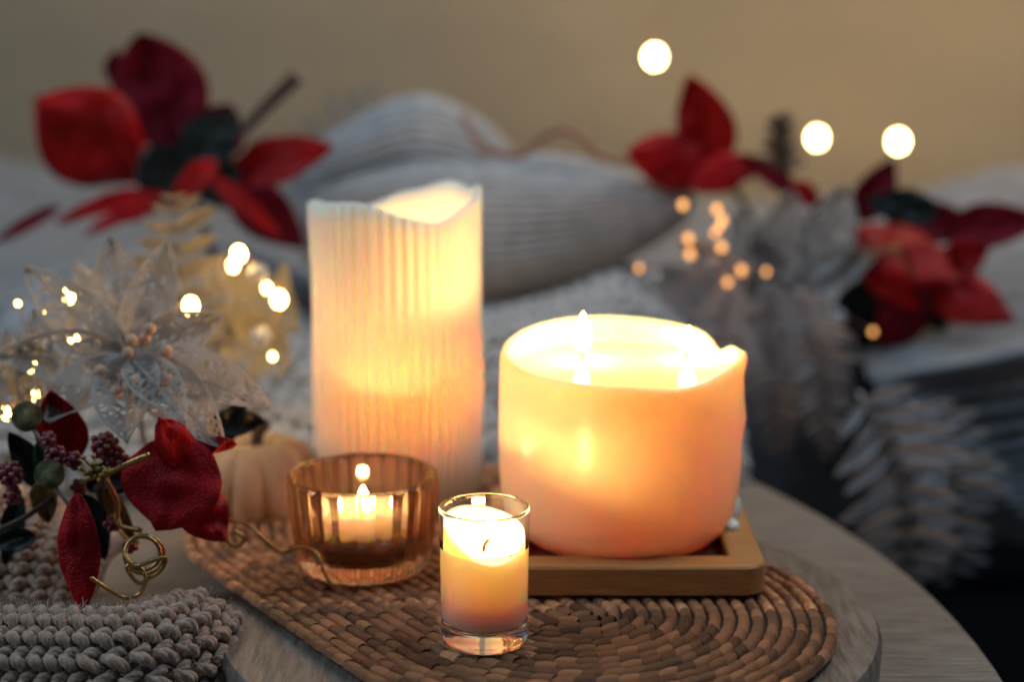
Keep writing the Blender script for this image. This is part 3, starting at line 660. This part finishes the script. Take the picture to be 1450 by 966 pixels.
mk('backing', grid(heap, 90, 60), M['wool2'], kh)
stuff(mk('yarn_stitches', knit(upn(heap), 16, 42, 1, .0056, 0)[0], M['wool2'], kh))

# left-back poinsettia
pl = thing('red_poinsettia', 'large blurred crimson poinsettia at the upper left before the wall', 'flower', at(250, 330, 1.5))
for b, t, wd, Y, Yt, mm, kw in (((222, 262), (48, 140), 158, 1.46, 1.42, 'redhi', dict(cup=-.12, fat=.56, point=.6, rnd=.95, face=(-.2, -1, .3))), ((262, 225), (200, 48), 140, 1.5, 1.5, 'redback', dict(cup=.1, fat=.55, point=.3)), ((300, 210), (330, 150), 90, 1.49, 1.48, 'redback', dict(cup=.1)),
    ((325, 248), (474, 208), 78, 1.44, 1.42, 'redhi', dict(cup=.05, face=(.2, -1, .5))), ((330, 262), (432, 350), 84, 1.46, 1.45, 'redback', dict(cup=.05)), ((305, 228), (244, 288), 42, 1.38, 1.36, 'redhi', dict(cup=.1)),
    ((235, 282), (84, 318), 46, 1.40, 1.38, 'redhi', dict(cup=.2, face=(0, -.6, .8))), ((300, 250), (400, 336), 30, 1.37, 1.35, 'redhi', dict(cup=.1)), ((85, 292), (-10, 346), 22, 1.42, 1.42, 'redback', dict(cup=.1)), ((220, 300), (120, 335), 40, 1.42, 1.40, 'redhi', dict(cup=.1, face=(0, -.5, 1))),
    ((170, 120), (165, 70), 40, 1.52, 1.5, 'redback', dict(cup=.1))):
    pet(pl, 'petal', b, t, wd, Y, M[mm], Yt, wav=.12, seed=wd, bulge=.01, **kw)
for b, t, wd in (((250, 205), (215, 300), 100), ((262, 235), (338, 160), 90), ((285, 225), (330, 295), 80), ((250, 215), (262, 300), 90)):
    pet(pl, 'leaf', b, t, wd, 1.425, M['green'], seed=wd, wav=.1)
for k in range(5): mk('bud', ball(at(258 + 9 * (k % 3), 222 + 8 * (k // 2), 1.44), .005, 10, 8), M['silver'], pl)
stem(pl, 'stem', [at(270, 260, 1.5), at(290, 330, 1.53), at(310, 380, 1.56)], .004, M['twig'])
tag(mk('twig', tube(spline([at(330, 200, 1.5), at(372, 155, 1.5), at(410, 118, 1.49), at(420, 108, 1.49)], 6), lambda u: .004 + .004 * u, 8), M['twig'], org=at(330, 200, 1.5)), 'blurred brown twig rising right of the upper left poinsettia', 'twig')
frond('frosted_sprig', 'pale frosted sprig leaning up behind the left poinsettia and sweater', 'sprig', [at(400, 240, 1.66), at(450, 190, 1.66), at(500, 150, 1.66), at(545, 118, 1.66)], 9, px2(80, 1.66), M['silver'], .3)

# ------------------------------------------------------------------ right side bouquet
pa = thing('red_poinsettia', 'small bright red poinsettia with upright petal right of the sweater heap', 'flower', at(1020, 320, 1.52))
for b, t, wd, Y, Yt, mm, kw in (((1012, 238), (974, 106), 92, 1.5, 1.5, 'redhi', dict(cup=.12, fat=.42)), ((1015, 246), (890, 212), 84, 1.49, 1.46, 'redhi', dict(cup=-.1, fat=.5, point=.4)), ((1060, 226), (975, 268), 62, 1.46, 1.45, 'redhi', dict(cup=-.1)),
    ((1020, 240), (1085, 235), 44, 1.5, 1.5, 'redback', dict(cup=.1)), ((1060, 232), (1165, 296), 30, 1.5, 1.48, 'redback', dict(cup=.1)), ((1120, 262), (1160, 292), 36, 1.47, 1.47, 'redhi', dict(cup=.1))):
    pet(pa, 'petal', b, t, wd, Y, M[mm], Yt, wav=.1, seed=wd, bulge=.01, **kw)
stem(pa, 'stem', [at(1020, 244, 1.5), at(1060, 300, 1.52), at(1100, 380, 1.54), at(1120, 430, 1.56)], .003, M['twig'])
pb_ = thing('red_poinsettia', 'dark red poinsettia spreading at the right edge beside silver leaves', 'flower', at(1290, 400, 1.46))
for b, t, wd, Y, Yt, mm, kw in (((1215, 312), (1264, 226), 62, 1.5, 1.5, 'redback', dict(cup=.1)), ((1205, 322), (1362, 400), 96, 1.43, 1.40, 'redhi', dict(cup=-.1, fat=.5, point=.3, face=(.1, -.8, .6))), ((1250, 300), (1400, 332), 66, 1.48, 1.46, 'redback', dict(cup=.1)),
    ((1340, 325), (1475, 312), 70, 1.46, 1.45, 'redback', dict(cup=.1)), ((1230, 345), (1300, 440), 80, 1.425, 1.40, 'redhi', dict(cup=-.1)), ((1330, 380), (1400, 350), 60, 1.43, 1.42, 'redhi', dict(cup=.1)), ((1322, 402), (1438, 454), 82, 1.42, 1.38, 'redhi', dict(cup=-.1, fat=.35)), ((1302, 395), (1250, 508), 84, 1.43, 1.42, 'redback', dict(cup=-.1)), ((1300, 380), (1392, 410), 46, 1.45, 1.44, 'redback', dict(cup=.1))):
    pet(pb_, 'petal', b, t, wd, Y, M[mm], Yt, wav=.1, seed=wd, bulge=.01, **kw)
for b, t, wd in (((1290, 400), (1195, 425), 80), ((1300, 400), (1340, 470), 70), ((1270, 400), (1225, 560), 80), ((1250, 400), (1180, 480), 80), ((1330, 300), (1225, 285), 60)):
    pet(pb_, 'leaf', b, t, wd, 1.445, M['green'], seed=wd, wav=.1)
stem(pb_, 'stem', [at(1290, 395, 1.46), at(1270, 440, 1.48), at(1240, 500, 1.5)], .004, M['twig'])
stem(pb_, 'gold_twig', [at(1180, 400, 1.42), at(1240, 360, 1.41), at(1270, 352, 1.40), at(1295, 390, 1.40)], .0025, M['gold'])
sl = thing('silver_leaf_spray', 'silver glitter leaf spray between the two right poinsettias', 'flower', at(1100, 440, 1.46))
for i, (b, t, wd, lace) in enumerate((((1150, 385), (1195, 262), 88, 1), ((1130, 395), (1240, 360), 62, 0), ((1100, 390), (1120, 270), 84, 1), ((1080, 400), (1040, 300), 76, 1), ((1070, 410), (960, 340), 60, 0), ((1060, 425), (890, 385), 66, 0), ((1080, 430), (985, 440), 60, 0),
                               ((1120, 420), (1060, 330), 60, 0), ((1130, 430), (1180, 470), 70, 0), ((1100, 430), (1090, 520), 70, 0), ((1140, 400), (1100, 440), 60, 0), ((1045, 400), (905, 430), 50, 0))):
    Y = 1.42 + .012 * (i % 4)
    if lace: o = solid(mk('leaf', lace_petal(at(*b, Y), at(*t, Y), wd / FPX * Y, (0, -1, .2), 90, nu=50, nv=26), M['silver'], sl, False), .001)
    else: pet(sl, 'leaf', b, t, wd, Y, M['silver'], Y - .02, seed=i, cup=.1, wav=.12, bulge=.012)
stem(sl, 'stem', [at(1110, 420, 1.44), at(1130, 470, 1.47), at(1150, 520, 1.5)], .003, M['silver'])
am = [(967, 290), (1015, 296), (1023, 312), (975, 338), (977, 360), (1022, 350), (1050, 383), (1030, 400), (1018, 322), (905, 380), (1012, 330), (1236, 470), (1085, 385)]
string('amber_glint_string', 'tiny glowing amber balls imitating candle glints on beads over the silver leaves', [at(x, y, 1.395) for x, y in (am[0], am[3], am[4], am[9], am[1], am[2], am[5], am[7], am[6], am[12], am[11])], .0006, [(at(x, y, 1.39), 1 if i < 8 else .75) for i, (x, y) in enumerate(am)], .0030, M['bead_glint'], at(1010, 400, 1.4))  # glowing balls stand in for candle glints on beads, not real bulbs
for i, (x, y) in enumerate(((868, 425), (925, 395), (1185, 450), (1008, 375))):
    tag(mk('clear_bead', ball(at(x, y, 1.40), .008, 16, 12), M['pearl'], org=at(x, y, 1.40)), ['clear bead left of the silver leaves above the wide candle', 'clear bead on the left tip of the silver leaves', 'clear bead below the right end of the silver leaves', 'clear bead in the middle of the amber glints'][i], 'bead', 'clear beads by the silver leaves')
cn = thing('frosted_cone', 'small dark frosted cone ornament standing above the silver leaves', 'ornament', at(1105, 260, 1.5))
for k in range(30):
    a = k * 2.4; u = k / 30; c = at(1105, 250 - 80 * u, 1.5)
    d = Vector((math.cos(a), math.sin(a), .5)) * (.022 * (1 - .45 * u))
    mk('scale', petal(c, c + d, .013, (0, 0, 1), .003, .2, nu=6, nv=4), M['cone'], cn)
mk('core', tube([at(1105, 260, 1.5), at(1105, 172, 1.5)], lambda u: .010 * (1 - .6 * u), 10), M['cone'], cn)
# mauve plush and ribbed throw on the right
for k, (pts, wd, lab) in enumerate((([(1040, 400), (1020, 460), (1030, 530), (1050, 610)], 120, 'leftmost mauve plume hanging under the silver leaves'), ([(1090, 400), (1085, 470), (1095, 560), (1110, 650)], 130, 'middle mauve plume hanging under the silver leaves'),
                                ([(1130, 410), (1150, 480), (1165, 560), (1170, 650)], 120, 'rightmost mauve plume hanging under the silver leaves'), ([(1060, 380), (1000, 410), (960, 460), (930, 520)], 110, 'mauve plume spreading left behind the wide candle'))):
    frond('mauve_plume', lab, 'plume', [at(x, y, 1.37 + .02 * (k % 2)) for x, y in pts], 15, px2(wd, 1.38), M['plume'], .24, 'mauve plumes', droop=.3)
def ribt(u, v):
    x = .315 + .60 * u - .03 * v + .14 * max(0, .55 - v) * 2.0; s = v
    if s < .55: y, z = 1.36 + .02 * math.sin(u * 12), -.15 + .15 * s / .55
    else: y, z = 1.36 + .55 * (s - .55) / .45, .0 + .06 * math.sin(PI * .5 * (s - .55) / .45)
    z += .11 * u + .03 * nz(u * 4, v * 4, 7); y += .0045 * math.sin(v * 170 + 5 * u + 3 * nz(u * 3, v * 3)) * (1 if s < .6 else .3)
    if s >= .5: z += .0045 * math.sin(v * 170 + 5 * u + 3 * nz(u * 3, v * 3))
    return x, y, z
tag(solid(mk('ribbed_throw', grid(ribt, 60, 300), M['wool2']), .004), 'pale ribbed knitted throw hanging down at the right edge', 'throw')
frond('frosted_fern', 'left frosted fern leaf drooping behind the table edge', 'fern', [at(1215, 555, 1.26), at(1255, 620, 1.25), at(1280, 700, 1.25), at(1285, 790, 1.26), at(1290, 830, 1.27)], 12, px2(225, 1.25), M['fern'], .28, 'frosted ferns', face=(-.1, -1, .3))
frond('frosted_fern', 'right frosted fern leaf drooping behind its lighter neighbour', 'fern', [at(1290, 570, 1.3), at(1335, 650, 1.3), at(1350, 740, 1.3), at(1340, 830, 1.31)], 12, px2(190, 1.3), M['fern'], .28, 'frosted ferns', face=(.2, -1, .3))

# ------------------------------------------------------------------ wire loops and wall lights
tag(mk('copper_cord', tube(spline([at(655, 165, 1.52), at(685, 208, 1.49), at(735, 220, 1.485), at(768, 196, 1.485), at(798, 184, 1.485), at(828, 198, 1.485), at(852, 222, 1.485), at(900, 228, 1.49)], 8), .0032, 7), M['copper'], org=at(700, 220, 1.6)), 'copper cord curling over the top of the sweater heap', 'cord')
wb = [at(927, 80, 2.5), at(1157, 195, 2.5), at(1272, 200, 2.5)]
string('wall_light_string', 'string with three large glowing bulbs hanging before the tan wall', [at(960, -40, 2.52), wb[0] + Vector((0, .02, .012)), at(1000, 200, 2.54), at(1080, 270, 2.53), wb[1] + Vector((0, .02, .01)), at(1215, 260, 2.52), wb[2] + Vector((0, .02, .01)), at(1300, 320, 2.52)], .0008, [(wb[0], 1.05), (wb[1], .95), (wb[2], 1)], .0075, M['bulb'], at(1100, 330, 2.52))
